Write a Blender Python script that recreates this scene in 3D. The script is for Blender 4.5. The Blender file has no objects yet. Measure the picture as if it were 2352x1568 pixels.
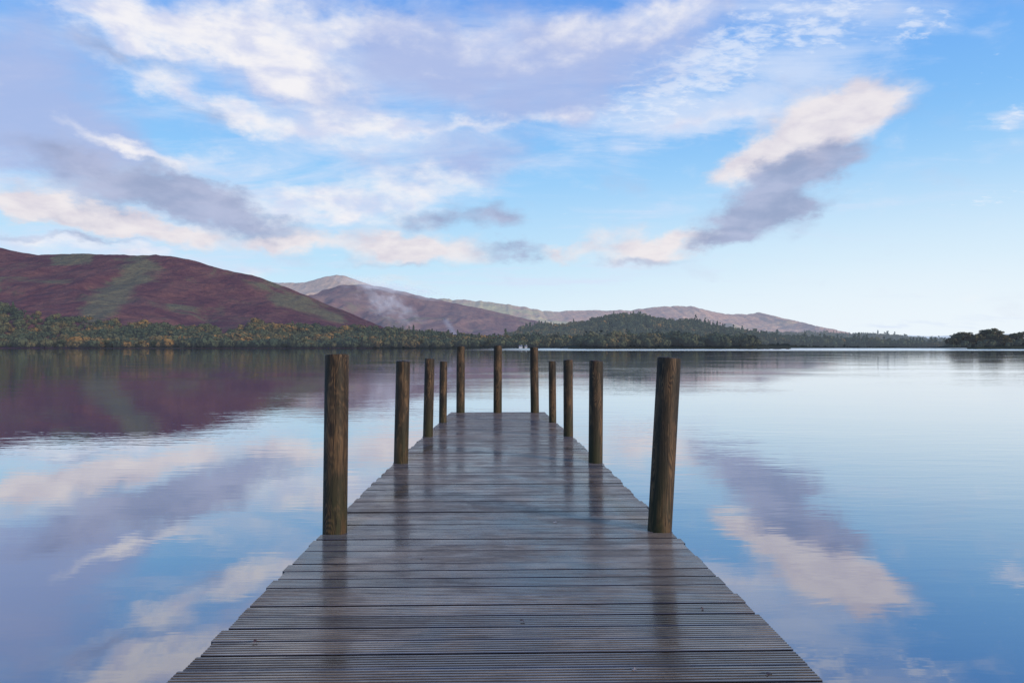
import bpy, math, random
import numpy as np
from mathutils import Vector
random.seed(7); rng=np.random.default_rng(11)
sc=bpy.context.scene; col=sc.collection
sc.view_settings.view_transform='Standard'; sc.view_settings.look='None'; sc.view_settings.exposure=0
F=1568.0; CX=1143.0; HY=797.0; CH=1.8
def PX(px,D): return (px-CX)/F*D
def PZ(py,D): return CH+(HY-py)/F*D

# ---------------------------------------------------------------- noise
def _hash(ix,iy,seed):
    h=(ix.astype(np.int64)*374761393+iy.astype(np.int64)*668265263+seed*1442695041)&0xffffffff
    h=((h^(h>>13))*1274126177)&0xffffffff
    h=h^(h>>16)
    return (h&0xffff)/65535.0
def vnoise(x,y,seed=0):
    ix=np.floor(x);iy=np.floor(y);fx=x-ix;fy=y-iy
    fx=fx*fx*(3-2*fx);fy=fy*fy*(3-2*fy)
    a=_hash(ix,iy,seed);b=_hash(ix+1,iy,seed);c=_hash(ix,iy+1,seed);d=_hash(ix+1,iy+1,seed)
    return (a*(1-fx)+b*fx)*(1-fy)+(c*(1-fx)+d*fx)*fy
def fbm(x,y,oct=5,seed=0,gain=.5):
    x=np.asarray(x,float);y=np.asarray(y,float)
    s=0;a=1;t=0
    for i in range(oct):
        s=s+a*vnoise(x*2**i+17*i,y*2**i+5*i,seed+i);t+=a;a*=gain
    return s/t-.5

# ---------------------------------------------------------------- node helper
class NT:
    def __init__(s,nt): s.nt=nt; s.n=nt.nodes; s.l=nt.links
    def new(s,t,**k):
        nd=s.n.new(t)
        for a,b in k.items(): setattr(nd,a,b)
        return nd
    def put(s,sock,v):
        if hasattr(v,'links') or isinstance(v,bpy.types.NodeSocket): s.l.new(v,sock)
        else: sock.default_value=v
    def math(s,op,a,b=None,c=None,clamp=False):
        nd=s.new('ShaderNodeMath',operation=op,use_clamp=clamp); s.put(nd.inputs[0],a)
        if b is not None: s.put(nd.inputs[1],b)
        if c is not None: s.put(nd.inputs[2],c)
        return nd.outputs[0]
    def vmath(s,op,a,b=None,scale=None):
        nd=s.new('ShaderNodeVectorMath',operation=op); s.put(nd.inputs[0],a)
        if b is not None: s.put(nd.inputs[1],b)
        if scale is not None: s.put(nd.inputs[3],scale)
        return nd.outputs[0]
    def noise(s,vec,scale,detail=4,rough=.5,dist=0.,col=False):
        nd=s.new('ShaderNodeTexNoise'); 
        if vec is not None: s.l.new(vec,nd.inputs['Vector'])
        nd.inputs['Scale'].default_value=scale; nd.inputs['Detail'].default_value=detail
        nd.inputs['Roughness'].default_value=rough; nd.inputs['Distortion'].default_value=dist
        return nd.outputs[1 if col else 0]
    def mapr(s,v,a,b,c=0.,d=1.,t='SMOOTHSTEP'):
        nd=s.new('ShaderNodeMapRange',interpolation_type=t); s.put(nd.inputs[0],v)
        for i,x in enumerate((a,b,c,d)): nd.inputs[i+1].default_value=x
        return nd.outputs[0]
    def mix(s,f,a,b,bt='MIX'):
        nd=s.new('ShaderNodeMix',data_type='RGBA',blend_type=bt); s.put(nd.inputs[0],f)
        s.put(nd.inputs[6],a); s.put(nd.inputs[7],b); return nd.outputs[2]
    def ramp(s,v,stops,interp='LINEAR'):
        nd=s.new('ShaderNodeValToRGB'); cr=nd.color_ramp; cr.interpolation=interp
        while len(cr.elements)<len(stops): cr.elements.new(.5)
        for e,(p,c) in zip(cr.elements,stops): e.position=p; e.color=(*c,1)
        s.put(nd.inputs[0],v); return nd.outputs[0]
    def mapping(s,vec,loc=(0,0,0),rot=(0,0,0),scale=(1,1,1),t='POINT'):
        nd=s.new('ShaderNodeMapping',vector_type=t); s.l.new(vec,nd.inputs[0])
        nd.inputs[1].default_value=loc; nd.inputs[2].default_value=rot; nd.inputs[3].default_value=scale
        return nd.outputs[0]
    def comb(s,x,y,z=0.):
        nd=s.new('ShaderNodeCombineXYZ'); s.put(nd.inputs[0],x); s.put(nd.inputs[1],y); s.put(nd.inputs[2],z); return nd.outputs[0]
    def sep(s,v):
        nd=s.new('ShaderNodeSeparateXYZ'); s.l.new(v,nd.inputs[0]); return nd.outputs
def newmat(name):
    m=bpy.data.materials.new(name); m.use_nodes=True; t=NT(m.node_tree)
    b=m.node_tree.nodes['Principled BSDF']; return m,t,b
def C(c): return (*c,1)

# ---------------------------------------------------------------- world / sky
SUN_EL=math.radians(14); SUN_AZ=math.radians(128)
w=bpy.data.worlds.new("World"); sc.world=w; w.use_nodes=True
t=NT(w.node_tree); bg=w.node_tree.nodes['Background']; bg.inputs[1].default_value=0.1
sky=t.new('ShaderNodeTexSky',sky_type='NISHITA'); sky.sun_disc=False; sky.sun_elevation=SUN_EL; sky.sun_rotation=SUN_AZ
tc=t.new('ShaderNodeTexCoord').outputs['Generated']
dx,dy,dz=t.sep(t.vmath('NORMALIZE',tc))
az=t.math('ARCTAN2',dx,dy); el=t.math('ARCSINE',dz)
uv=t.comb(az,el,0.)
zp=t.math('ADD',t.math('MAXIMUM',dz,0.),.16)
pl=t.comb(t.math('DIVIDE',dx,zp),t.math('DIVIDE',dy,zp),0.)
warpc=t.vmath('SUBTRACT',t.noise(t.mapping(uv,scale=(1,1.8,1)),13.,7,.60,col=True),(.5,.5,.5))
uvw=t.vmath('MULTIPLY',t.vmath('ADD',uv,t.vmath('MULTIPLY',warpc,(.12,.075,0))),(1,1,0))
def masks(lst,grow=1.2):
    acc=0.
    for (px,py,rx,ry,rot,wt) in lst:
        a=math.atan((px-CX)/F); e=math.atan((HY-py)/F*math.cos(a))
        mp=t.mapping(uvw,loc=(a,e,0),rot=(0,0,math.radians(rot)),scale=(grow*rx/F*math.cos(a)**1.6,grow*ry/F*math.cos(a),1),t='TEXTURE')
        g=t.new('ShaderNodeTexGradient',gradient_type='SPHERICAL'); t.l.new(mp,g.inputs[0])
        acc=t.math('MULTIPLY_ADD',g.outputs[1],wt,acc)
    return acc
base=t.ramp(t.mapr(el,0,.8,t='LINEAR'),[(0,(.78,.90,1.0)),(.06,(.68,.87,1.0)),(.14,(.48,.78,1.0)),(.3,(.29,.62,1.0)),(.48,(.18,.46,.96)),(.66,(.095,.29,.84)),(1,(.06,.18,.60))])
base=t.vmath('SCALE',base,scale=10.)
skyc=t.mix(.08,base,sky.outputs[0])
pale=t.math('MULTIPLY',t.mapr(az,-.3,.6,.2,.8),t.mapr(el,.32,.0))
def S(c,k=10): return C([x*k for x in c])
skyc=t.mix(pale,skyc,S((.88,.94,.99)))
nb0=t.noise(t.mapping(uv,rot=(0,0,.12),scale=(1,2.0,1)),12.,9,.57,.2)
nsoft=t.noise(t.mapping(uv,scale=(1,1.7,1)),8.,7,.52,.2)
nfine=t.noise(t.mapping(uv,rot=(0,0,.2),scale=(1,2.2,1)),14.,6,.55,.2)
cir=t.noise(t.mapping(pl,rot=(0,0,math.radians(35)),scale=(.6,1.5,1)),3.2,10,.64,.6)
mack=t.noise(t.mapping(pl,rot=(0,0,math.radians(-30)),scale=(1,1.6,1)),20.,4,.6,.3)
def dens(M,n,k,lo,hi):
    return t.mapr(t.math('MULTIPLY_ADD',t.math('SUBTRACT',n,.5),k,M),lo,hi)
# high veil cirrus
MV=masks([(500,130,850,330,0,.75),(1250,130,700,220,5,.75),(1750,120,520,170,15,.5),(2000,60,350,90,20,.4),(1600,262,420,55,2,.7),
          (1800,205,380,70,14,.5),(2080,455,260,34,8,.65),(1480,490,300,40,5,.5),(2330,275,80,70,0,.8),(2200,330,260,60,18,.45),(1300,640,480,40,4,.6),
          (250,450,650,130,-4,.8),(900,430,520,120,5,.6),(200,570,520,50,-3,1.),(2100,740,500,16,0,.6),(1000,620,500,40,0,.5)])
dV=dens(MV,cir,2.6,.15,1.3)
skyc=t.mix(t.math('MULTIPLY',dV,.75),skyc,S((.68,.77,.95)))
MM=masks([(1700,100,420,120,22,.8),(2110,45,150,28,20,1.),(1950,30,200,50,20,.7),(1550,180,260,70,20,.6),(2330,265,60,40,0,1.),(2290,455,90,30,5,.8)])
dM=dens(MM,mack,3.0,.4,1.4)
skyc=t.mix(t.math('MULTIPLY',dM,.6),skyc,S((.86,.90,.98)))
# lavender soft masses
ML=masks([(30,200,310,210,0,1.25),(160,330,290,80,-8,1.1),(640,190,260,80,-18,.85),(1130,165,500,130,5,1.15),(1070,375,250,56,6,1.),(1300,240,260,56,12,.6),(400,270,280,50,-10,.4),(1500,60,320,90,10,.6),(900,80,340,110,0,.7)])
dL=dens(ML,nsoft,1.6,.08,1.15)
skyc=t.mix(t.math('MULTIPLY',dL,.82),skyc,S((.41,.49,.78)))
# white bright clouds
MW=masks([(250,40,170,60,-8,1.),(420,90,250,70,-10,1.05),(640,100,230,80,-14,1.1),(760,50,200,60,0,.6),(980,70,260,40,5,.5),(1330,80,380,56,8,.7),(1560,25,180,50,10,.55),
          (460,228,240,30,-14,1.0),(760,290,200,78,-4,1.05),(1090,287,300,24,6,.95),(1580,274,220,22,0,.9),(290,345,150,24,-18,1.1),(600,150,160,40,-20,.6),(120,20,60,30,0,.3),
          (950,430,230,48,6,1.15),(740,485,300,40,-2,1.1),(60,415,140,34,0,.6),(470,378,160,30,0,.8),(60,552,200,26,0,.8),(330,578,170,24,-4,1.),(560,622,110,20,-5,.8),(1690,230,60,20,0,.5)],1.3)
dW=dens(MW,nb0,2.0,.10,1.3)
wcol=t.mix(t.mapr(nfine,.33,.6),S((.66,.70,.88)),S((.93,.91,.93)))
skyc=t.mix(t.math('MULTIPLY',dW,.95),skyc,wcol)
# low sunlit bank and cumulus, cream
cum=[(80,466,230,48,-8,1.5),(240,508,200,32,-8,1.1),(420,530,220,32,-3,1.4),
     (695,551,95,34,-2,1.5),(870,562,125,46,-3,1.4),(1010,568,125,40,0,1.4),(1290,576,70,22,0,1.2),(1440,566,105,54,0,1.5),(1570,556,105,32,8,1.2),
     (2030,230,110,68,14,1.25),(1920,270,130,74,18,1.25),(1800,330,140,74,26,1.3),(1700,382,100,44,18,1.1),(900,640,120,22,-5,.8)]
dC=dens(masks(cum,1.3),nsoft,1.7,.10,1.3)
skyc=t.mix(t.math('MULTIPLY',dC,.92),skyc,t.mix(t.mapr(nfine,.3,.62),S((.70,.65,.73)),S((.89,.83,.84))))
# grey clouds
MG=masks([(330,438,230,60,-2,1.7),(470,455,130,34,0,.9),(575,508,150,34,-4,1.4),(100,345,180,40,-4,.6),(1000,497,90,28,4,1.1),(1140,503,76,36,0,1.4),(450,262,150,30,-10,.8),(270,130,170,36,-8,.8),(1190,575,120,22,0,1.1),(200,550,260,12,0,.8),(100,500,160,16,-6,.6),
  (1440,602,130,18,0,.9),(930,600,170,15,0,.8),(1690,500,100,62,10,1.35),(1770,500,100,56,10,1.1),(1870,470,110,28,8,1.1),(1790,425,110,56,10,1.25),(1860,375,130,52,8,1.2),(1950,335,100,42,10,.75),(2110,240,90,44,16,.45),(1650,548,90,24,14,.8)],1.3)
dG=dens(MG,nsoft,1.6,.12,1.35)
skyc=t.mix(t.math('MULTIPLY',dG,.9),skyc,t.mix(t.mapr(nfine,.3,.7),S((.30,.36,.55)),S((.46,.50,.69))))
t.l.new(skyc,bg.inputs[0])
w.cycles.sampling_method='NONE'

# sun
sd=bpy.data.lights.new("sun",'SUN'); sd.energy=2.8; sd.angle=math.radians(14); sd.color=(1,.84,.68)
so=bpy.data.objects.new("sun",sd); col.objects.link(so)
d=Vector((math.sin(SUN_AZ)*math.cos(SUN_EL),math.cos(SUN_AZ)*math.cos(SUN_EL),math.sin(SUN_EL)))
so.rotation_euler=d.to_track_quat('Z','Y').to_euler(); so.location=d*100+Vector((0,0,20))

# ---------------------------------------------------------------- mesh helpers
def npmesh(name,verts,quads,smooth=False,mat=None,attrs=None):
    me=bpy.data.meshes.new(name); V=np.asarray(verts,np.float32); Q=np.asarray(quads,np.int32)
    me.vertices.add(len(V)); me.vertices.foreach_set('co',V.ravel())
    k=Q.shape[1]; me.loops.add(Q.size); me.loops.foreach_set('vertex_index',Q.ravel())
    me.polygons.add(len(Q)); me.polygons.foreach_set('loop_start',np.arange(0,Q.size,k,dtype=np.int32))
    me.polygons.foreach_set('loop_total',np.full(len(Q),k,np.int32))
    me.polygons.foreach_set('use_smooth',np.full(len(Q),smooth,bool))
    me.update(calc_edges=True)
    if attrs:
        for an,(dom,vals) in attrs.items():
            a=me.attributes.new(an,'FLOAT',dom); a.data.foreach_set('value',np.asarray(vals,np.float32))
    if mat: me.materials.append(mat)
    return me
def obj(name,me,parent=None,kind=None,label=None,cat=None,group=None,loc=None):
    o=bpy.data.objects.new(name,me); col.objects.link(o)
    if parent: o.parent=parent
    if kind: o["kind"]=kind
    if label: o["label"]=label
    if cat: o["category"]=cat
    if group: o["group"]=group
    if loc is not None: o.location=loc
    return o
def attr(t,name):
    nd=t.new('ShaderNodeAttribute'); nd.attribute_name=name; return nd.outputs['Fac']

# ---------------------------------------------------------------- water
m,t,b=newmat("lake_water")
nt=m.node_tree; out=nt.nodes['Material Output']; nt.nodes.remove(b)
co=t.new('ShaderNodeTexCoord').outputs['Object']; X,Y,Z=t.sep(co)
n1=t.noise(t.mapping(co,rot=(0,0,.12),scale=(.45,1.5,1)),1.6,3,.5,.4)
n2=t.noise(t.mapping(co,rot=(0,0,-.2),scale=(.5,1.2,1)),.35,2,.5)
n3=t.noise(t.mapping(co,rot=(0,0,.05),scale=(.4,1.6,1)),5.,2,.5)
patch=t.mapr(t.noise(t.mapping(co,scale=(.5,1,1)),.10,2,.5),.4,.62)
dist=t.mapr(Y,3,18,.35,1.)
amp=t.math('MULTIPLY',t.math('MULTIPLY_ADD',patch,.7,.3),dist)
hgt=t.math('MULTIPLY',t.math('ADD',t.math('MULTIPLY_ADD',n3,.38,n1),t.math('MULTIPLY',n2,1.5)),amp)
bump=t.new('ShaderNodeBump'); bump.inputs['Strength'].default_value=1; bump.inputs['Distance'].default_value=.006
t.l.new(hgt,bump.inputs['Height'])
r0=t.mapr(Y,30,400,.002,.014)
band=t.math('MULTIPLY',t.mapr(Y,300,380,0,1),t.mapr(X,-60,60,0,1))
rough=t.math('MULTIPLY_ADD',band,.17,r0)
gl=t.new('ShaderNodeBsdfGlossy'); t.l.new(rough,gl.inputs['Roughness']); gl.inputs['Color'].default_value=(.98,.98,.98,1); t.l.new(bump.outputs[0],gl.inputs['Normal'])
df=t.new('ShaderNodeBsdfDiffuse'); df.inputs[0].default_value=(.001,.028,.115,1)
lw=t.new('ShaderNodeLayerWeight'); lw.inputs[0].default_value=.5; t.l.new(bump.outputs[0],lw.inputs['Normal'])
frr=t.ramp(lw.outputs['Facing'],[(0,(.08,)*3),(.56,(.35,)*3),(.78,(.60,)*3),(.93,(.88,)*3),(1,(.98,)*3)])
ms=t.new('ShaderNodeMixShader'); t.l.new(frr,ms.inputs[0]); t.l.new(df.outputs[0],ms.inputs[1]); t.l.new(gl.outputs[0],ms.inputs[2])
t.l.new(ms.outputs[0],out.inputs[0])
R=14000
me=npmesh("lake",[(-R,-400,0),(R,-400,0),(R,R,0),(-R,R,0)],[(0,1,2,3)],mat=m)
obj("lake",me,kind="structure",label="calm blue lake mirroring the clouds and fells",cat="lake")

# ---------------------------------------------------------------- hills
def hillmat(name,c1,c2,cg,rock,haze,hf,scale,bk=.3,spk=1.):
    m,t,b=newmat(name)
    co=t.new('ShaderNodeTexCoord').outputs['Object']
    n=t.noise(co,scale,8,.65,.3); n2=t.noise(co,scale*6,7,.75); n3=t.noise(co,scale*.35,6,.65,.5)
    c=t.mix(t.mapr(n,.38,.62),C(c1),C(c2))
    g=t.math('ADD',attr(t,'green'),t.mapr(n3,.48,.70,0,.85))
    g=t.math('MULTIPLY_ADD',t.math('SUBTRACT',n2,.5),2.0*spk,g)
    g=t.math('MULTIPLY_ADD',t.math('SUBTRACT',n,.5),1.2,g)
    c=t.mix(t.mapr(g,.25,1.,0,.95),c,C(cg))
    c=t.mix(t.mapr(t.math('MULTIPLY_ADD',t.math('SUBTRACT',n2,.5),1.6,attr(t,'rock')),.4,1.),c,C(rock))
    c=t.mix(t.mapr(n2,.42,.7,0,.6*spk),c,C([x*.4 for x in c1]))
    t.l.new(c,b.inputs['Base Color']); b.inputs['Roughness'].default_value=1; b.inputs['Specular IOR Level'].default_value=.05
    bp=t.new('ShaderNodeBump'); bp.inputs['Distance'].default_value=bk/scale; bp.inputs['Strength'].default_value=1; t.l.new(t.noise(co,scale*2.,8,.6,.4),bp.inputs['Height']); t.l.new(bp.outputs[0],b.inputs['Normal'])
    e=t.new('ShaderNodeEmission'); e.inputs[0].default_value=C(haze)  # aerial haze painted in: fixed bluish emission mixed over the slope
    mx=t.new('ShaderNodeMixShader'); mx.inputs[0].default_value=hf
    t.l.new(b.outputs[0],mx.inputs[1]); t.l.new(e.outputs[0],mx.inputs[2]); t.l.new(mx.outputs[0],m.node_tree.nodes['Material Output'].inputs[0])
    return m
class Hill:
    def __init__(s,name,ridge,Dr,Df,Db,power,amp,mat,label,green=None,rock=None,nx=360,ny=110,nsc=300.,seed=1,drop=0.,shore=0.,yst=2.2):
        s.rx=np.array([PX(p,Dr) for p,_ in ridge]); s.rz=np.array([PZ(q,Dr)-drop for _,q in ridge])
        s.Dr,s.Df,s.Db,s.pw,s.amp,s.nsc,s.seed,s.shore,s.yst=Dr,Df,Db,power,amp,nsc,seed,shore,yst
        xs=np.linspace(s.rx[0],s.rx[-1],nx)
        ys=np.concatenate([np.linspace(Df-30,Dr,ny),np.linspace(Dr,Db,14)[1:]])
        Xg,Yg=np.meshgrid(xs,ys); Zg=s.h(Xg,Yg)
        V=np.stack([Xg.ravel(),Yg.ravel(),Zg.ravel()],1); n=len(ys)
        i=np.arange((n-1)*(nx)).reshape(n-1,nx)[:,:-1].ravel()
        Q=np.stack([i,i+1,i+nx+1,i+nx],1)
        px=CX+V[:,0]/V[:,1]*F; py=HY-(V[:,2]-CH)/V[:,1]*F
        ga=green(px,py,V) if green else np.zeros(len(V)); ra=rock(px,py,V) if rock else np.zeros(len(V))
        me=npmesh(name,V,Q,True,mat,{'green':('POINT',ga),'rock':('POINT',ra)})
        obj(name,me,kind="structure",label=label,cat="hill")
    def h(s,X,Y):
        Dfl=s.Df+s.shore*fbm(X/160.,X*0,3,s.seed+50)*2
        tt=(Y-Dfl)/(s.Dr-Dfl)
        Zr=np.interp(X,s.rx,s.rz)+s.amp*.07*fbm(X/45.,X*0+3,4,s.seed+9)*2
        up=np.clip(tt,0,1)
        g=up**s.pw
        r=1-np.abs(fbm(X/s.nsc+.5*fbm(X/200,Y/200,3,s.seed+3),Y/(s.nsc*s.yst),5,s.seed))*4
        env=np.sin(np.pi*np.clip(up,0,1)**.8)
        z=Zr*g+s.amp*env*(r-.75)*np.clip(Zr/ max(s.rz.max(),1),0,1)
        z=np.where(tt>1,Zr*np.clip(1-(Y-s.Dr)/(s.Db-s.Dr),0,1)**1.3,z)
        z=np.where(tt<0,tt*60,z+.6*np.clip(tt*60,0,1))
        return np.where(tt>=0,np.maximum(z,.35),z)
def segd(px,py,x0,y0,x1,y1):
    dx,dy=x1-x0,y1-y0; u=np.clip(((px-x0)*dx+(py-y0)*dy)/(dx*dx+dy*dy),0,1)
    return np.hypot(px-x0-u*dx,py-y0-u*dy)
def gA(px,py,V):
    n=fbm(V[:,0]/120,V[:,1]/120,6,77)
    a=1.3-segd(px,py,345,605,225,725)/(32+(740-py)*.13)
    b=.7-segd(px,py,150,594,210,600)/30
    c=.8-segd(px,py,640,700,780,728)/34
    d=.7-segd(px,py,400,705,520,710)/20
    e=.7-segd(px,py,0,700,20,640)/14
    f=.6-segd(px,py,540,640,640,660)/20
    return np.clip(np.maximum.reduce([a,b,c,d,e,f])+n*2.,0,1.2)
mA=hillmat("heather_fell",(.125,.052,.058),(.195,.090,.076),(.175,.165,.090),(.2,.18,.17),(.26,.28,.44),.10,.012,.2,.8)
ridgeA=[(-900,640),(-500,600),(-200,562),(0,570),(50,580),(100,589),(160,587),(230,587),(300,588),(350,590),(366,587),(376,590),(400,592),(440,598),(480,610),(540,625),(600,638),(640,655),(690,672),(720,685),(760,703),(800,718),(840,735),(880,752),(940,775),(1010,794)]
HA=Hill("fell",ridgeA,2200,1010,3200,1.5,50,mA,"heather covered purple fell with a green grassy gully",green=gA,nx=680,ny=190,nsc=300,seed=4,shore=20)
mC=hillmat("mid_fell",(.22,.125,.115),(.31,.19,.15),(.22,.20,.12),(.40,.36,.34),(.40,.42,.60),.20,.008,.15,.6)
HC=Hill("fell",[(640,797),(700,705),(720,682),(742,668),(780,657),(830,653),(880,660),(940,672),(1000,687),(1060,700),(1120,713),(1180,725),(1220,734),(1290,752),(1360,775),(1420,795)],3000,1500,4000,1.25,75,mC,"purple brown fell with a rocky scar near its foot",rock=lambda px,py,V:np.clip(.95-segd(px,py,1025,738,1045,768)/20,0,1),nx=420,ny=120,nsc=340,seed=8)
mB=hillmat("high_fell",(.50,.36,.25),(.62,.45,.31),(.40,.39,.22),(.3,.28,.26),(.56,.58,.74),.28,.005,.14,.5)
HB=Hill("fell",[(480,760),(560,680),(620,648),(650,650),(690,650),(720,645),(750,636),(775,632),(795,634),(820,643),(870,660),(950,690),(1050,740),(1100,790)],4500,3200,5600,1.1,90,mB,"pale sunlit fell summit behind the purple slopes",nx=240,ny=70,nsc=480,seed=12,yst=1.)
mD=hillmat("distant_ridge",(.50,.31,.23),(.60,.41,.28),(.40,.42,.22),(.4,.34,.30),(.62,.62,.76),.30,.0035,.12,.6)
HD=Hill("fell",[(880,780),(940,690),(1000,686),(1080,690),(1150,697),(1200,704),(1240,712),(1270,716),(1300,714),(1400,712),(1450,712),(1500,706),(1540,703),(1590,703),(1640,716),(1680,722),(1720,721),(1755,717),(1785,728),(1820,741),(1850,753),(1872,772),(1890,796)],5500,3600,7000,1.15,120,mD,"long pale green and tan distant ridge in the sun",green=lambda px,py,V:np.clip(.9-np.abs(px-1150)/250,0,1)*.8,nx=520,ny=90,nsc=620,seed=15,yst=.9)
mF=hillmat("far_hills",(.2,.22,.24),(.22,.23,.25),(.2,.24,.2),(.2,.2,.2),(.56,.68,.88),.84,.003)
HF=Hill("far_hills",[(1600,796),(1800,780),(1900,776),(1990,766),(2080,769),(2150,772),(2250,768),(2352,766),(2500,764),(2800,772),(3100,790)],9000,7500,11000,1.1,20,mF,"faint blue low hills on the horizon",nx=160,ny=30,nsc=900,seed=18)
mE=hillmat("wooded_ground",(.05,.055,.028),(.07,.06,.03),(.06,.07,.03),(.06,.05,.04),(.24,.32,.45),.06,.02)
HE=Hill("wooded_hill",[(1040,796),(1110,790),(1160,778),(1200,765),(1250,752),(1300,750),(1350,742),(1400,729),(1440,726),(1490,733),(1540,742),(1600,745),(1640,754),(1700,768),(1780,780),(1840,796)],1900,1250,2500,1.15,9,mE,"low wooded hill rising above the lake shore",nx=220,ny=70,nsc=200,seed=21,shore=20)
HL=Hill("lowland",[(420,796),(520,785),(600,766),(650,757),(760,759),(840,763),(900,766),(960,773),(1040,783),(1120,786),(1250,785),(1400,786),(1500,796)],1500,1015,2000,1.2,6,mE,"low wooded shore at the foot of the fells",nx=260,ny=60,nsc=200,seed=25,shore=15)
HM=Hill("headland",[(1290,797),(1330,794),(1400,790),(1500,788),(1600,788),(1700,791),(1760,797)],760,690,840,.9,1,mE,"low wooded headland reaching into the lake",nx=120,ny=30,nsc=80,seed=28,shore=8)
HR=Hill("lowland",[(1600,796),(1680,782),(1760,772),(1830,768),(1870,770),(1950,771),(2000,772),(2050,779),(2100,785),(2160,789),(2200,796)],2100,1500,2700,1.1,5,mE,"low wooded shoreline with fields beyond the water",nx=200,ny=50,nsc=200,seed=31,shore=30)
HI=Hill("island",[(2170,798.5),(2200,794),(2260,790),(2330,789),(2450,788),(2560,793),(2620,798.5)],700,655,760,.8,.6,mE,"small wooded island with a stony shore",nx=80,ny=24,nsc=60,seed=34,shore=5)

# ---------------------------------------------------------------- woods (masses)
def foliage(name,stops,haze=(.2,.28,.45),hf=0.04,useobj=False):
    m,t,b=newmat(name)
    if useobj:
        oi=t.new('ShaderNodeObjectInfo').outputs['Random']; v=oi
    else: v=attr(t,'tint')
    c=t.ramp(v,stops)
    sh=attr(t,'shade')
    c=t.mix(sh,t.mix(1.,c,(.35,.36,.40,1),'MULTIPLY'),c)  # crown shade painted into leaf colour, darker low and underneath
    t.l.new(c,b.inputs['Base Color']); b.inputs['Roughness'].default_value=.9; b.inputs['Specular IOR Level'].default_value=.1
    e=t.new('ShaderNodeEmission'); e.inputs[0].default_value=C(haze)  # distance haze put into the leaves as a constant pale glow
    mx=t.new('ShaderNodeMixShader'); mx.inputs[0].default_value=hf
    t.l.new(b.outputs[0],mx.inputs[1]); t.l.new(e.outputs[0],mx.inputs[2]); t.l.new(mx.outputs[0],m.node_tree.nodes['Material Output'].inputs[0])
    return m
ST=[(0,(.048,.072,.042)),(.3,(.075,.095,.047)),(.55,(.108,.110,.050)),(.75,(.15,.12,.048)),(.9,(.21,.135,.05)),(1,(.30,.17,.05))]
def crownquads(P,H,con,nq,qs=.11):
    N=len(P)
    d=rng.normal(size=(N,nq,3)); d/=np.linalg.norm(d,axis=2,keepdims=True)
    ph=rng.random((N,1))*6.28
    th=np.arctan2(d[...,1],d[...,0])
    lump=1+.16*np.sin(3*th+ph)+.12*np.sin(5*d[...,2]+2*ph+2*th)
    r=(rng.random((N,nq))**.12)*lump
    wid=(.42+.2*rng.random((N,1)))
    dec=np.stack([d[...,0]*r*wid,d[...,1]*r*wid,.54+d[...,2]*r*.36],2)
    tt=rng.random((N,nq))**1.4; rad=(1-tt)*.21*(.5+.5*rng.random((N,nq)))+.01
    conp=np.stack([np.cos(th)*rad,np.sin(th)*rad,.08+.92*tt],2)
    cc=np.where(con[:,None,None],conp,dec)
    nrm=np.where(con[:,None,None],np.stack([np.cos(th),np.sin(th),np.full_like(th,.7)],2),d)+rng.normal(size=(N,nq,3))*.14
    nrm/=np.linalg.norm(nrm,axis=2,keepdims=True)
    up=rng.normal(size=(N,nq,3)); a=np.cross(nrm,up); a/=np.linalg.norm(a,axis=2,keepdims=True); bb=np.cross(nrm,a)
    s=qs*(.6+.8*rng.random((N,nq,1)))*np.where(con[:,None,None],.62,1.)
    hh=H[:,None,None]
    c0=P[:,None,:]+cc*hh; a=a*s*hh; bb=bb*s*hh
    V=np.stack([c0-a-bb*.7,c0+a*.8-bb,c0+a+bb*.8,c0-a*.7+bb],2).reshape(-1,3)
    Q=np.arange(len(V)).reshape(-1,4)
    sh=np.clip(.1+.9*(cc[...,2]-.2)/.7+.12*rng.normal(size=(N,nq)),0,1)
    return V,Q,sh
def wood(name,hill,n,x0,x1,y0,y1,test,hr,pcon,mat,label,nq=34,autumn=0.,qs=.11,ck=1.):
    X=rng.uniform(x0,x1,n*3); Y=rng.uniform(y0,y1,n*3); Z=hill.h(X,Y)
    px=CX+X/Y*F; py=HY-(Z-CH)/Y*F
    k=(Z>.3)&(px>-60)&(px<2420)&test(px,py,X,Y); X,Y,Z=X[k][:n],Y[k][:n],Z[k][:n]
    N=len(X); cl=fbm(X/90,Y/90,3,99); c2=fbm(X/45+40,Y/45,2,31)
    con=rng.random(N)<np.clip(pcon+cl*ck,0,.95)
    H=rng.uniform(hr[0],hr[1],N)*(1+1.0*cl)*np.where(con,1.2,1)*np.where(rng.random(N)<.12,1.35,1.)
    P=np.stack([X,Y,Z-.5],1)
    V,Q,sh=crownquads(P,H,con,nq,qs)
    tint=np.clip(np.where(con,rng.random(N)*.2,.25+.22*rng.random(N)+autumn*rng.random(N)**3+c2*1.4),0,1)
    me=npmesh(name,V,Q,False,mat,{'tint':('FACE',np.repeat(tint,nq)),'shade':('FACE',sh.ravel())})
    obj(name,me,kind="stuff",label=label,cat="woodland")
    print(name,N)
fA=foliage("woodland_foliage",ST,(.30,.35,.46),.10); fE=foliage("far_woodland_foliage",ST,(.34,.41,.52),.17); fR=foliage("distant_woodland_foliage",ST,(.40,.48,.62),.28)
tlx=[-60,0,100,200,300,400,440,520,600,640,760,840,1000,1100]; tly=[708,710,724,734,750,762,764,758,753,745,748,752,760,776]
wood("woodland",HA,4600,-1250,-60,1018,1700,lambda px,py,X,Y:(py>np.interp(px,tlx,tly)+50*fbm(px/35,px*0,4,5)),(8,16),.02,fA,"mixed autumn woodland along the foot of the fell",autumn=.5,nq=60,qs=.10,ck=.8)
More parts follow.
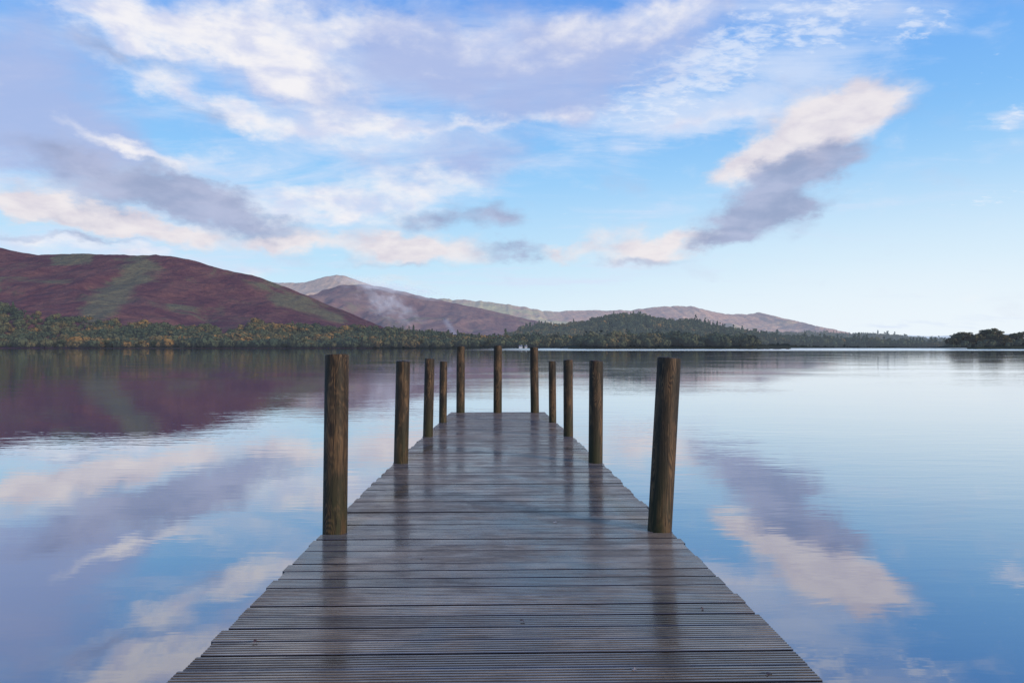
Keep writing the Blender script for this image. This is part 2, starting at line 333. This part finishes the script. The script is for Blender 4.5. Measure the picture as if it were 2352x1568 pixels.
wood("woodland",HL,3600,-700,280,1025,1520,lambda px,py,X,Y:px>430,(8,15),.04,fA,"mixed woodland with conifers on the lake shore",autumn=.45,nq=54,qs=.105,ck=.8)
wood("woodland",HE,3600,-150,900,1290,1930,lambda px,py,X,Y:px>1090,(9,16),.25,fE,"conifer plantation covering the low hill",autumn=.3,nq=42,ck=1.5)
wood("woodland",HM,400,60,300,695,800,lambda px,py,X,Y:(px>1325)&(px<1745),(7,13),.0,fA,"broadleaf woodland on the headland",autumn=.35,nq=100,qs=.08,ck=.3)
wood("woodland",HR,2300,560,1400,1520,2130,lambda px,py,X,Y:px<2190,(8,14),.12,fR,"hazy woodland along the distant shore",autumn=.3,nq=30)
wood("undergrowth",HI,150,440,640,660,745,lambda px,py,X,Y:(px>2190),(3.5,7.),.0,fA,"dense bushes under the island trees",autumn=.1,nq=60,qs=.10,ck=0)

# ---------------------------------------------------------------- individual trees
mt,t,b=newmat("bark"); co=t.new('ShaderNodeTexCoord').outputs['Object']
t.l.new(t.mix(t.noise(t.mapping(co,scale=(2,2,.4)),2,4),(.05,.04,.03,1),(.14,.12,.10,1)),b.inputs['Base Color']); b.inputs['Roughness'].default_value=.9
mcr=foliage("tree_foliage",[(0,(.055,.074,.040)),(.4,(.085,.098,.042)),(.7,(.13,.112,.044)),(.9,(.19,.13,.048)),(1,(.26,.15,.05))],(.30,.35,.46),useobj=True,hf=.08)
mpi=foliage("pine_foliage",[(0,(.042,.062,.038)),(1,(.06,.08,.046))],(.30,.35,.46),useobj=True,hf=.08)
def tube(path,rad,n=7):
    V=[];Q=[]
    for p,r in zip(path,rad):
        for k in range(n):
            a=6.2832*k/n; V.append((p[0]+r*math.cos(a),p[1]+r*math.sin(a),p[2]))
    for i in range(len(path)-1):
        for k in range(n): Q.append((i*n+k,i*n+(k+1)%n,(i+1)*n+(k+1)%n,(i+1)*n+k))
    return V,Q
def treemesh(kind,seed):
    rr=random.Random(seed); V=[];Q=[]
    def add(v,q):
        o=len(V); V.extend(v); Q.extend([tuple(i+o for i in f) for f in q])
    top=.95 if kind=='con' else .7
    pts=[(rr.uniform(-.01,.01)*i,rr.uniform(-.01,.01)*i,-.03+top*i/6) for i in range(7)]
    add(*tube(pts,[.030*(1-i/7.)+.004 for i in range(7)]))
    lobes=[]
    if kind!='con':
        for k in range(18):
            a=k*2.4+rr.random(); zz=rr.uniform(.22,.84); L=.34*math.sqrt(max(.05,1-((zz-.45)/.48)**2))*rr.uniform(.65,1.05); z0=max(.12,zz-.22)
            e=(math.cos(a)*L,math.sin(a)*L,zz); add(*tube([(0,0,z0),(e[0]*.5,e[1]*.5,z0+(zz-z0)*.4),e],[.013,.008,.003],5)); lobes.append((e,rr.uniform(.10,.16)))
        lobes.append(((0,0,.84),.14)); lobes.append(((.05,.03,.62),.18))
    tm=npmesh("trunk",V,Q,True,mt)
    if kind=='con':
        Vc,Qc,sh=crownquads(np.zeros((1,3)),np.ones(1),np.array([True]),420,.05)
    else:
        vs=[];ss=[]
        for (e,r) in lobes:
            n=60; d=rng.normal(size=(n,3)); d/=np.linalg.norm(d,axis=1,keepdims=True)
            c=np.array(e)+d*r*(rng.random((n,1))**.4)*np.array([1.15,1.15,.8])
            nr=d+rng.normal(size=(n,3))*.3; nr/=np.linalg.norm(nr,axis=1,keepdims=True)
            a=np.cross(nr,rng.normal(size=(n,3))); a/=np.linalg.norm(a,axis=1,keepdims=True); bb=np.cross(nr,a)
            s=.030*(.5+rng.random((n,1)))
            vs.append(np.stack([c-a*s-bb*s*.6,c+a*s*.7-bb*s,c+a*s+bb*s*.7,c-a*s*.6+bb*s],1).reshape(-1,3))
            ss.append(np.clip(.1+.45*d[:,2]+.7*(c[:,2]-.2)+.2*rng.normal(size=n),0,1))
        Vc=np.concatenate(vs); Qc=np.arange(len(Vc)).reshape(-1,4); sh=np.concatenate(ss)
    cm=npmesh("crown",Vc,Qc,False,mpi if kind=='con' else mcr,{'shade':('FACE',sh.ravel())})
    return tm,cm
TM=[treemesh('dec',i) for i in range(6)]; TC=[treemesh('con',20+i) for i in range(2)]
def plant(hill,X,Y,h,con,label,group,wid=1.):
    z=float(hill.h(np.array([X]),np.array([Y]))[0])-.2
    tm,cm=random.choice(TC if con else TM)
    e=obj("pine_tree" if con else "broadleaf_tree",None,label=label,cat="tree",group=group,loc=(X,Y,z))
    e.scale=(h*wid,h*wid,h); e.rotation_euler=(0,0,random.uniform(0,6.28)); e.empty_display_size=.2
    obj("trunk",tm,parent=e); obj("crown",cm,parent=e)
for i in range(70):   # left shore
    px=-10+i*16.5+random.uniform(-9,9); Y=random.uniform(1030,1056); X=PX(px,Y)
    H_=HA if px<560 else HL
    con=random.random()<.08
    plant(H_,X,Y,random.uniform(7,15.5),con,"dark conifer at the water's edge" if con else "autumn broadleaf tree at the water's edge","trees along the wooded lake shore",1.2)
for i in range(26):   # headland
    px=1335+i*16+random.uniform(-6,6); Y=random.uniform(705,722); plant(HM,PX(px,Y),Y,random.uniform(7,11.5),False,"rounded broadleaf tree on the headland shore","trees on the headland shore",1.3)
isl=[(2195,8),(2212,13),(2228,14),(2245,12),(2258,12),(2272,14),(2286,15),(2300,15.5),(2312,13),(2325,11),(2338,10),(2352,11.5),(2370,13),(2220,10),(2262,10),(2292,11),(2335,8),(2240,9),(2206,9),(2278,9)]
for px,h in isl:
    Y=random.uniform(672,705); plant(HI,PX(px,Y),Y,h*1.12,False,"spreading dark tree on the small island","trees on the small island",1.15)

# ---------------------------------------------------------------- white houses
mw,t,b=newmat("white_render"); co=t.new('ShaderNodeTexCoord').outputs['Object']; t.l.new(t.mix(t.noise(co,1.5),(.60,.59,.56,1),(.72,.71,.69,1)),b.inputs['Base Color'])
ms_,t,b=newmat("slate"); co=t.new('ShaderNodeTexCoord').outputs['Object']; t.l.new(t.mix(t.noise(co,3),(.10,.11,.13,1),(.2,.21,.24,1)),b.inputs['Base Color'])
mgl,t,b=newmat("window_glass"); co=t.new('ShaderNodeTexCoord').outputs['Object']; t.l.new(t.mix(t.noise(co,3),(.02,.02,.03,1),(.05,.05,.06,1)),b.inputs['Base Color']); b.inputs['Roughness'].default_value=.1
def boxm(name,x0,x1,y0,y1,z0,z1,mat):
    v=[(x,y,z) for z in (z0,z1) for x,y in ((x0,y0),(x1,y0),(x1,y1),(x0,y1))]
    return npmesh(name,v,[(0,3,2,1),(4,5,6,7),(0,1,5,4),(1,2,6,5),(2,3,7,6),(3,0,4,7)],mat=mat)
def house(px,Y,hill,wd,label):
    X=PX(px,Y); z=float(hill.h(np.array([X]),np.array([Y]))[0])
    e=obj("white_house",None,label=label,cat="house",group="white houses on the far shore",loc=(X,Y,z-.5))
    obj("wall",boxm("wall",-wd/2,wd/2,-2,2,0,2.9,mw),parent=e)
    q=wd/2+.3; v=[(-q,-2.4,2.8),(q,-2.4,2.8),(q,2.4,2.8),(-q,2.4,2.8),(-q,0,4.8),(q,0,4.8)]
    rm=bpy.data.meshes.new("roof"); rm.from_pydata(v,[],[(0,1,5,4),(2,3,4,5),(1,2,5),(3,0,4),(3,2,1,0)]); rm.materials.append(ms_)
    r=obj("roof",rm,parent=e); obj("chimney",boxm("chimney",q-1.5,q-.9,-.3,.3,4.2,5.6,mw),parent=r)
    for wx in (-.3,0,.3):
        obj("window",boxm("window",wx*wd-.4,wx*wd+.4,-2.05,-1.95,1.1,2.1,mgl),parent=e)
house(1196,1018,HL,5,"white lakeside cottage with slate roof among trees")
house(1208,1020,HL,3.6,"small white cottage with slate roof by the lake")

# ---------------------------------------------------------------- rocks off the headland
mrk,t,b=newmat("rock"); co=t.new('ShaderNodeTexCoord').outputs['Object']; t.l.new(t.mix(t.noise(co,2,6),(.04,.04,.04,1),(.12,.11,.10,1)),b.inputs['Base Color'])
import bmesh
for px,Y,sx,sz in [(1752,560,3.2,.5),(1768,566,2.2,.35),(1790,562,3.6,.5),(1815,570,1.6,.3),(1728,575,2.0,.35)]:
    bm=bmesh.new(); bmesh.ops.create_icosphere(bm,subdivisions=3,radius=1)
    for v in bm.verts:
        k=1+.5*float(fbm(np.array([v.co.x*1.5+px]),np.array([v.co.y*1.5+v.co.z]),4,3)[0]); v.co=Vector((v.co.x*sx*k,v.co.y*1.2*k,v.co.z*sz*k))
    me=bpy.data.meshes.new("rock"); bm.to_mesh(me); bm.free(); me.materials.append(mrk)
    obj("rock",me,label="low dark rock breaking the lake surface",cat="rock",group="rocks in the lake",loc=(PX(px,Y),Y,.05))

# ---------------------------------------------------------------- mist on the fell
mm=bpy.data.materials.new("mist"); mm.use_nodes=True; t=NT(mm.node_tree); mm.node_tree.nodes.remove(mm.node_tree.nodes['Principled BSDF'])
co=t.new('ShaderNodeTexCoord').outputs['Object']
g=t.new('ShaderNodeTexGradient',gradient_type='SPHERICAL'); t.l.new(co,g.inputs[0])
nn=t.noise(t.mapping(co,scale=(1.3,1,.9)),2.6,5,.62,.8)
dn=t.math('MULTIPLY',t.mapr(t.math('MULTIPLY_ADD',t.math('SUBTRACT',nn,.5),3.2,g.outputs[1]),.25,1.3),.011)
vp=t.new('ShaderNodeVolumeScatter'); vp.inputs['Color'].default_value=(.97,.97,1,1); t.l.new(dn,vp.inputs['Density'])
ve=t.new('ShaderNodeEmission'); ve.inputs[0].default_value=(.66,.70,.86,1); t.l.new(t.math('MULTIPLY',dn,.38),ve.inputs[1])  # added glow standing in for multiply scattered light inside the mist
va=t.new('ShaderNodeAddShader'); t.l.new(vp.outputs[0],va.inputs[0]); t.l.new(ve.outputs[0],va.inputs[1])
t.l.new(va.outputs[0],mm.node_tree.nodes['Material Output'].inputs['Volume'])
for px,py,Y,sx,sy,sz,ry in [(890,698,2050,135,80,62,-.5),(900,664,2900,300,120,52,-.15)]:
    bm=bmesh.new(); bmesh.ops.create_icosphere(bm,subdivisions=3,radius=1)
    me=bpy.data.meshes.new("mist"); bm.to_mesh(me); bm.free(); me.materials.append(mm)
    o=obj("mist",me,kind="structure",label="thin wisp of morning mist clinging to the fell",cat="mist",loc=(PX(px,Y),Y,PZ(py,Y))); o.scale=(sx,sy,sz); o.rotation_euler=(0,-ry,0)

# ---------------------------------------------------------------- jetty
DH=[(-3,1.06),(2.21,1.087),(4.19,1.125),(7.03,1.188),(9.74,1.273),(12.49,1.378),(15.5,1.476)]
def dz_(y): return CH-float(np.interp(y,[a for a,_ in DH],[b_ for _,b_ in DH]))
md,t,b=newmat("wet_decking"); co=t.new('ShaderNodeTexCoord').outputs['Object']
tint=attr(t,'tint')
off=t.comb(t.math('MULTIPLY',tint,37.),t.math('MULTIPLY',tint,11.),0.)
c2=t.vmath('ADD',co,off)
ng=t.noise(t.mapping(c2,scale=(1.2,22,1)),4,7,.65,.2); nb=t.noise(t.mapping(c2,scale=(.8,2.,1)),2.2,6,.6); nf=t.noise(co,60,5,.7)
nw=t.noise(t.mapping(co,scale=(1.3,1,1)),1.5,6,.65,.5)
c=t.mix(t.mapr(ng,.3,.7),(.060,.036,.018,1),(.21,.142,.088,1))
c=t.mix(t.mapr(nb,.4,.7,0,.7),c,(.34,.26,.19,1))
c=t.mix(t.mapr(tint,0,1,.0,.55),c,(.045,.027,.014,1))
c=t.mix(t.mapr(nw,.45,.65,0,.6),c,(.038,.024,.013,1))
c=t.mix(t.mapr(nf,.60,.72,0,.6),c,(.03,.020,.012,1))
c=t.mix(t.mapr(attr(t,'groove'),.2,.8,0,.95),c,(.011,.007,.004,1))
t.l.new(c,b.inputs['Base Color'])
wet=t.math('ADD',t.math('MULTIPLY_ADD',nw,.8,t.math('MULTIPLY',nb,.4)),t.math('MULTIPLY',t.math('SUBTRACT',ng,.5),.6))
t.l.new(t.mapr(wet,.40,.80,.46,.14),b.inputs['Roughness'])
b.inputs['Specular IOR Level'].default_value=.6
t.l.new(t.mapr(wet,.40,.75,.4,1.),b.inputs['Coat Weight']); b.inputs['Coat IOR'].default_value=1.65; t.l.new(t.mapr(wet,.40,.80,.28,.10),b.inputs['Coat Roughness'])
bp=t.new('ShaderNodeBump'); bp.inputs['Distance'].default_value=.0008; bp.inputs['Strength'].default_value=.5; t.l.new(t.math('ADD',ng,t.math('MULTIPLY',nf,.5)),bp.inputs['Height']); t.l.new(bp.outputs[0],b.inputs['Normal'])
root=obj("jetty",None,label="weathered wooden jetty with wet grooved planks and round posts",cat="jetty",loc=(0,0,0))
V=[];Q=[];TI=[];GR=[]
y=-1.5; pitch=.121; nr=6
while y<15.45:
    rw=pitch*random.uniform(.975,1.01); x0=-1.062+random.uniform(-.012,.012); x1=1.068+random.uniform(-.012,.012); tin=random.random()
    dzp=random.uniform(-.0022,.0022); prof=[]; gd=.006
    w_=rw-random.uniform(.004,.009); rp=w_/nr
    prof.append((0,-.03,1));prof.append((0,-.003,1))
    for k in range(nr):
        a=k*rp
        prof.append((a+.0015,0,0)); prof.append((a+rp*.50,0,0))
        if k<nr-1: prof.append((a+rp*.58,-gd,1)); prof.append((a+rp*.98,-gd,1))
    prof.append((w_,-.003,1)); prof.append((w_,-.03,1))
    tl=random.uniform(-.0018,.0018)
    base_=len(V)
    for s,(xx,) in enumerate(((x0,),(x1,))):
        for (a,zz,gg) in prof:
            V.append((xx,y+a,dz_(y+a)+zz+dzp+(tl if s else -tl))); GR.append(gg)
    n=len(prof)
    for k in range(n-1): Q.append((base_+k,base_+n+k,base_+n+k+1,base_+k+1)); TI.append(tin)
    Q.append((base_,base_+n-1,base_+2*n-1,base_+n)); TI.append(tin)
    for o_ in (0,n):
        for k in range(1,n-2): Q.append((base_+o_,base_+o_+k,base_+o_+k+1,base_+o_+n-1)); TI.append(tin)
    y+=rw
YEND=y
me=npmesh("deck",V,Q,mat=md,attrs={'tint':('FACE',TI),'groove':('POINT',GR)})
obj("deck",me,parent=root)
mb,t,b=newmat("dark_timber"); co=t.new('ShaderNodeTexCoord').outputs['Object']; t.l.new(t.mix(t.noise(t.mapping(co,scale=(8,1,8)),4,5),(.03,.022,.016,1),(.09,.065,.045,1)),b.inputs['Base Color']); b.inputs['Roughness'].default_value=.6
for xb in (-.93,0,.93):
    v=[];q=[]; ys=[-1.5,2.2,4.2,7,9.7,12.5,YEND-.03]
    for yy in ys:
        z=dz_(yy)-.034
        v+=[(xb-.04,yy,z-.17),(xb+.04,yy,z-.17),(xb+.04,yy,z),(xb-.04,yy,z)]
    for i in range(len(ys)-1):
        for k in range(4): q.append((i*4+k,i*4+(k+1)%4,i*4+4+(k+1)%4,i*4+4+k))
    q.append((3,2,1,0)); q.append(tuple(len(v)-4+k for k in range(4)))
    obj("beam",npmesh("beam",v,q,mat=mb),parent=root)

mp,t,b=newmat("post_wood"); co=t.new('ShaderNodeTexCoord').outputs['Object']; rnd=t.new('ShaderNodeObjectInfo').outputs['Random']
c2=t.vmath('ADD',co,t.comb(t.math('MULTIPLY',rnd,31.),t.math('MULTIPLY',rnd,17.),t.math('MULTIPLY',rnd,53.)))
nl=t.noise(t.mapping(c2,scale=(6.5,6.5,1.5)),1.25,2,.45,.5)
rings=t.math('SINE',t.math('MULTIPLY',nl,150.))
grain=t.noise(t.mapping(c2,scale=(70,70,1.8)),2,6,.65)
stain=t.noise(t.mapping(c2,scale=(7,7,1.8)),1.6,5,.6)
ringm=t.noise(t.mapping(c2,scale=(4,4,1.5)),1.5,3,.5)
c=t.mix(t.math('MULTIPLY',t.mapr(rings,-1,1),t.mapr(ringm,.35,.60,.45,1.)),(.135,.075,.031,1),(.026,.013,.006,1))
c=t.mix(t.mapr(grain,.48,.75,0,.5),c,(.18,.125,.075,1))
c=t.mix(t.mapr(grain,.52,.30,0,.8),c,(.024,.013,.006,1))
c=t.mix(t.mapr(stain,.42,.58,0,.85),c,(.018,.014,.007,1))
gx,gy,gz=t.sep(co)
c=t.mix(t.math('MULTIPLY',t.mapr(gz,.6,-.05,0,.7),t.mapr(stain,.3,.6)),c,(.032,.034,.011,1))
ck=t.noise(t.mapping(c2,scale=(30,30,.8)),1.,3,.5)
crack=t.mapr(t.math('ABSOLUTE',t.math('SUBTRACT',ck,.5)),.0,.018,1,0)
c=t.mix(t.math('MULTIPLY',crack,.9),c,(.008,.005,.003,1))
kv=t.new('ShaderNodeTexVoronoi'); kv.inputs['Scale'].default_value=1.; t.l.new(t.mapping(c2,scale=(7,7,3.2)),kv.inputs['Vector'])
knot=t.mapr(kv.outputs['Distance'],.10,.20,1,0)
c=t.mix(t.math('MULTIPLY',knot,.85),c,(.016,.010,.005,1))
t.l.new(c,b.inputs['Base Color']); b.inputs['Roughness'].default_value=.6; b.inputs['Specular IOR Level'].default_value=.3
bp=t.new('ShaderNodeBump'); bp.inputs['Distance'].default_value=.002; bp.inputs['Strength'].default_value=.8
t.l.new(t.math('SUBTRACT',t.math('MULTIPLY_ADD',rings,.1,grain),crack),bp.inputs['Height']); t.l.new(bp.outputs[0],b.inputs['Normal'])
def post(px_b,D,ytop,r,px_t,lab=None):
    xb=PX(px_b,D); xt=PX(px_t,D); zd=dz_(D); zt=PZ(ytop,D)
    n=40; rings_=[(-1.3,1.0)]+[(k,1.0) for k in np.linspace(-.1,.97,16)]+[(.990,1.0),(.997,.99),(1.,.965),(1.0,.5),(1.,.02)]
    h=zt-zd; seed=int(D*10)+int(px_b); V=[];Q=[]
    for (u,k) in rings_:
        z=u*h if u>=0 else u
        for i in range(n):
            a=6.28318*i/n
            rr=r*k*(1+.022*float(fbm(np.array([math.cos(a)*1.3+9+z*.5]),np.array([math.sin(a)*1.3+seed+z*.6]),2,seed)[0]))*(1.01-.02*max(u,0))
            V.append((rr*math.cos(a)+(xt-xb)*z/h,rr*math.sin(a),z+(.004*math.sin(a+seed) if u>.95 else 0)))
    for j in range(len(rings_)-1):
        for i in range(n): Q.append((j*n+i,j*n+(i+1)%n,(j+1)*n+(i+1)%n,(j+1)*n+i))
    me=npmesh("post",V,Q,True,mp)
    o=obj("post",me,parent=root,loc=(xb,D,zd)); o["label"]=lab or "round weathered timber post"
post(772,4.19,814,.0725,776); post(1516,4.19,821,.0725,1539,"timber post leaning outward with swirling knots")
post(922,7.03,829,.0725,927,"greenish stained round timber post"); post(1368,7.03,828,.0725,1370)
post(983.5,9.74,823,.070,987.5); post(1305.5,9.74,826,.068,1305)
post(1017.5,12.49,830,.070,1019); post(1269.5,12.49,829,.067,1268.5)
for a_,b_,yt in ((1058,1058.5,795),(1143,1143.5,793.5),(1228.5,1226.5,797)): post(a_,15.36,yt,.094,b_,"tall round post at the jetty end")

# fallen leaves
ml,t,b=newmat("dead_leaf"); r=t.new('ShaderNodeObjectInfo').outputs['Random']; t.l.new(t.ramp(r,[(0,(.06,.025,.012)),(.5,(.18,.06,.02)),(.85,(.25,.12,.04)),(1,(.5,.45,.4))]),b.inputs['Base Color'])
for px,y_,s in [(.10,2.74,.010),(.46,2.3,.013),(.9,2.26,.013),(-.9,2.56,.014),(.37,4.4,.014),(.86,2.86,.010),(-.4,3.6,.009)]:
    n=9; v=[(0,0,.004)]; 
    for k in range(n):
        a=6.28*k/n; rr=s*(1+.35*math.sin(k*2.3+px*9)); v.append((rr*math.cos(a),rr*.6*math.sin(a),.002+.25*s*abs(math.sin(a*1.5))))
    me=bpy.data.meshes.new("fallen_leaf"); me.from_pydata(v,[],[(0,k+1,(k+1)%n+1) for k in range(n)]); me.materials.append(ml)
    o=obj("fallen_leaf",me,label="small curled dead leaf lying on the wet planks",cat="leaf",group="fallen leaves on the planks",loc=(px,y_,dz_(y_)+.001)); o.rotation_euler=(0,0,random.uniform(0,6))

# ---------------------------------------------------------------- camera
cd=bpy.data.cameras.new("camera"); cd.sensor_width=36; cd.lens=24; cd.clip_start=.05; cd.clip_end=40000
cam=bpy.data.objects.new("camera",cd); col.objects.link(cam); cam.location=(0,0,CH)
cam.rotation_euler=(math.radians(90)+math.atan(13/F),0,-math.atan(33/F)); sc.camera=cam
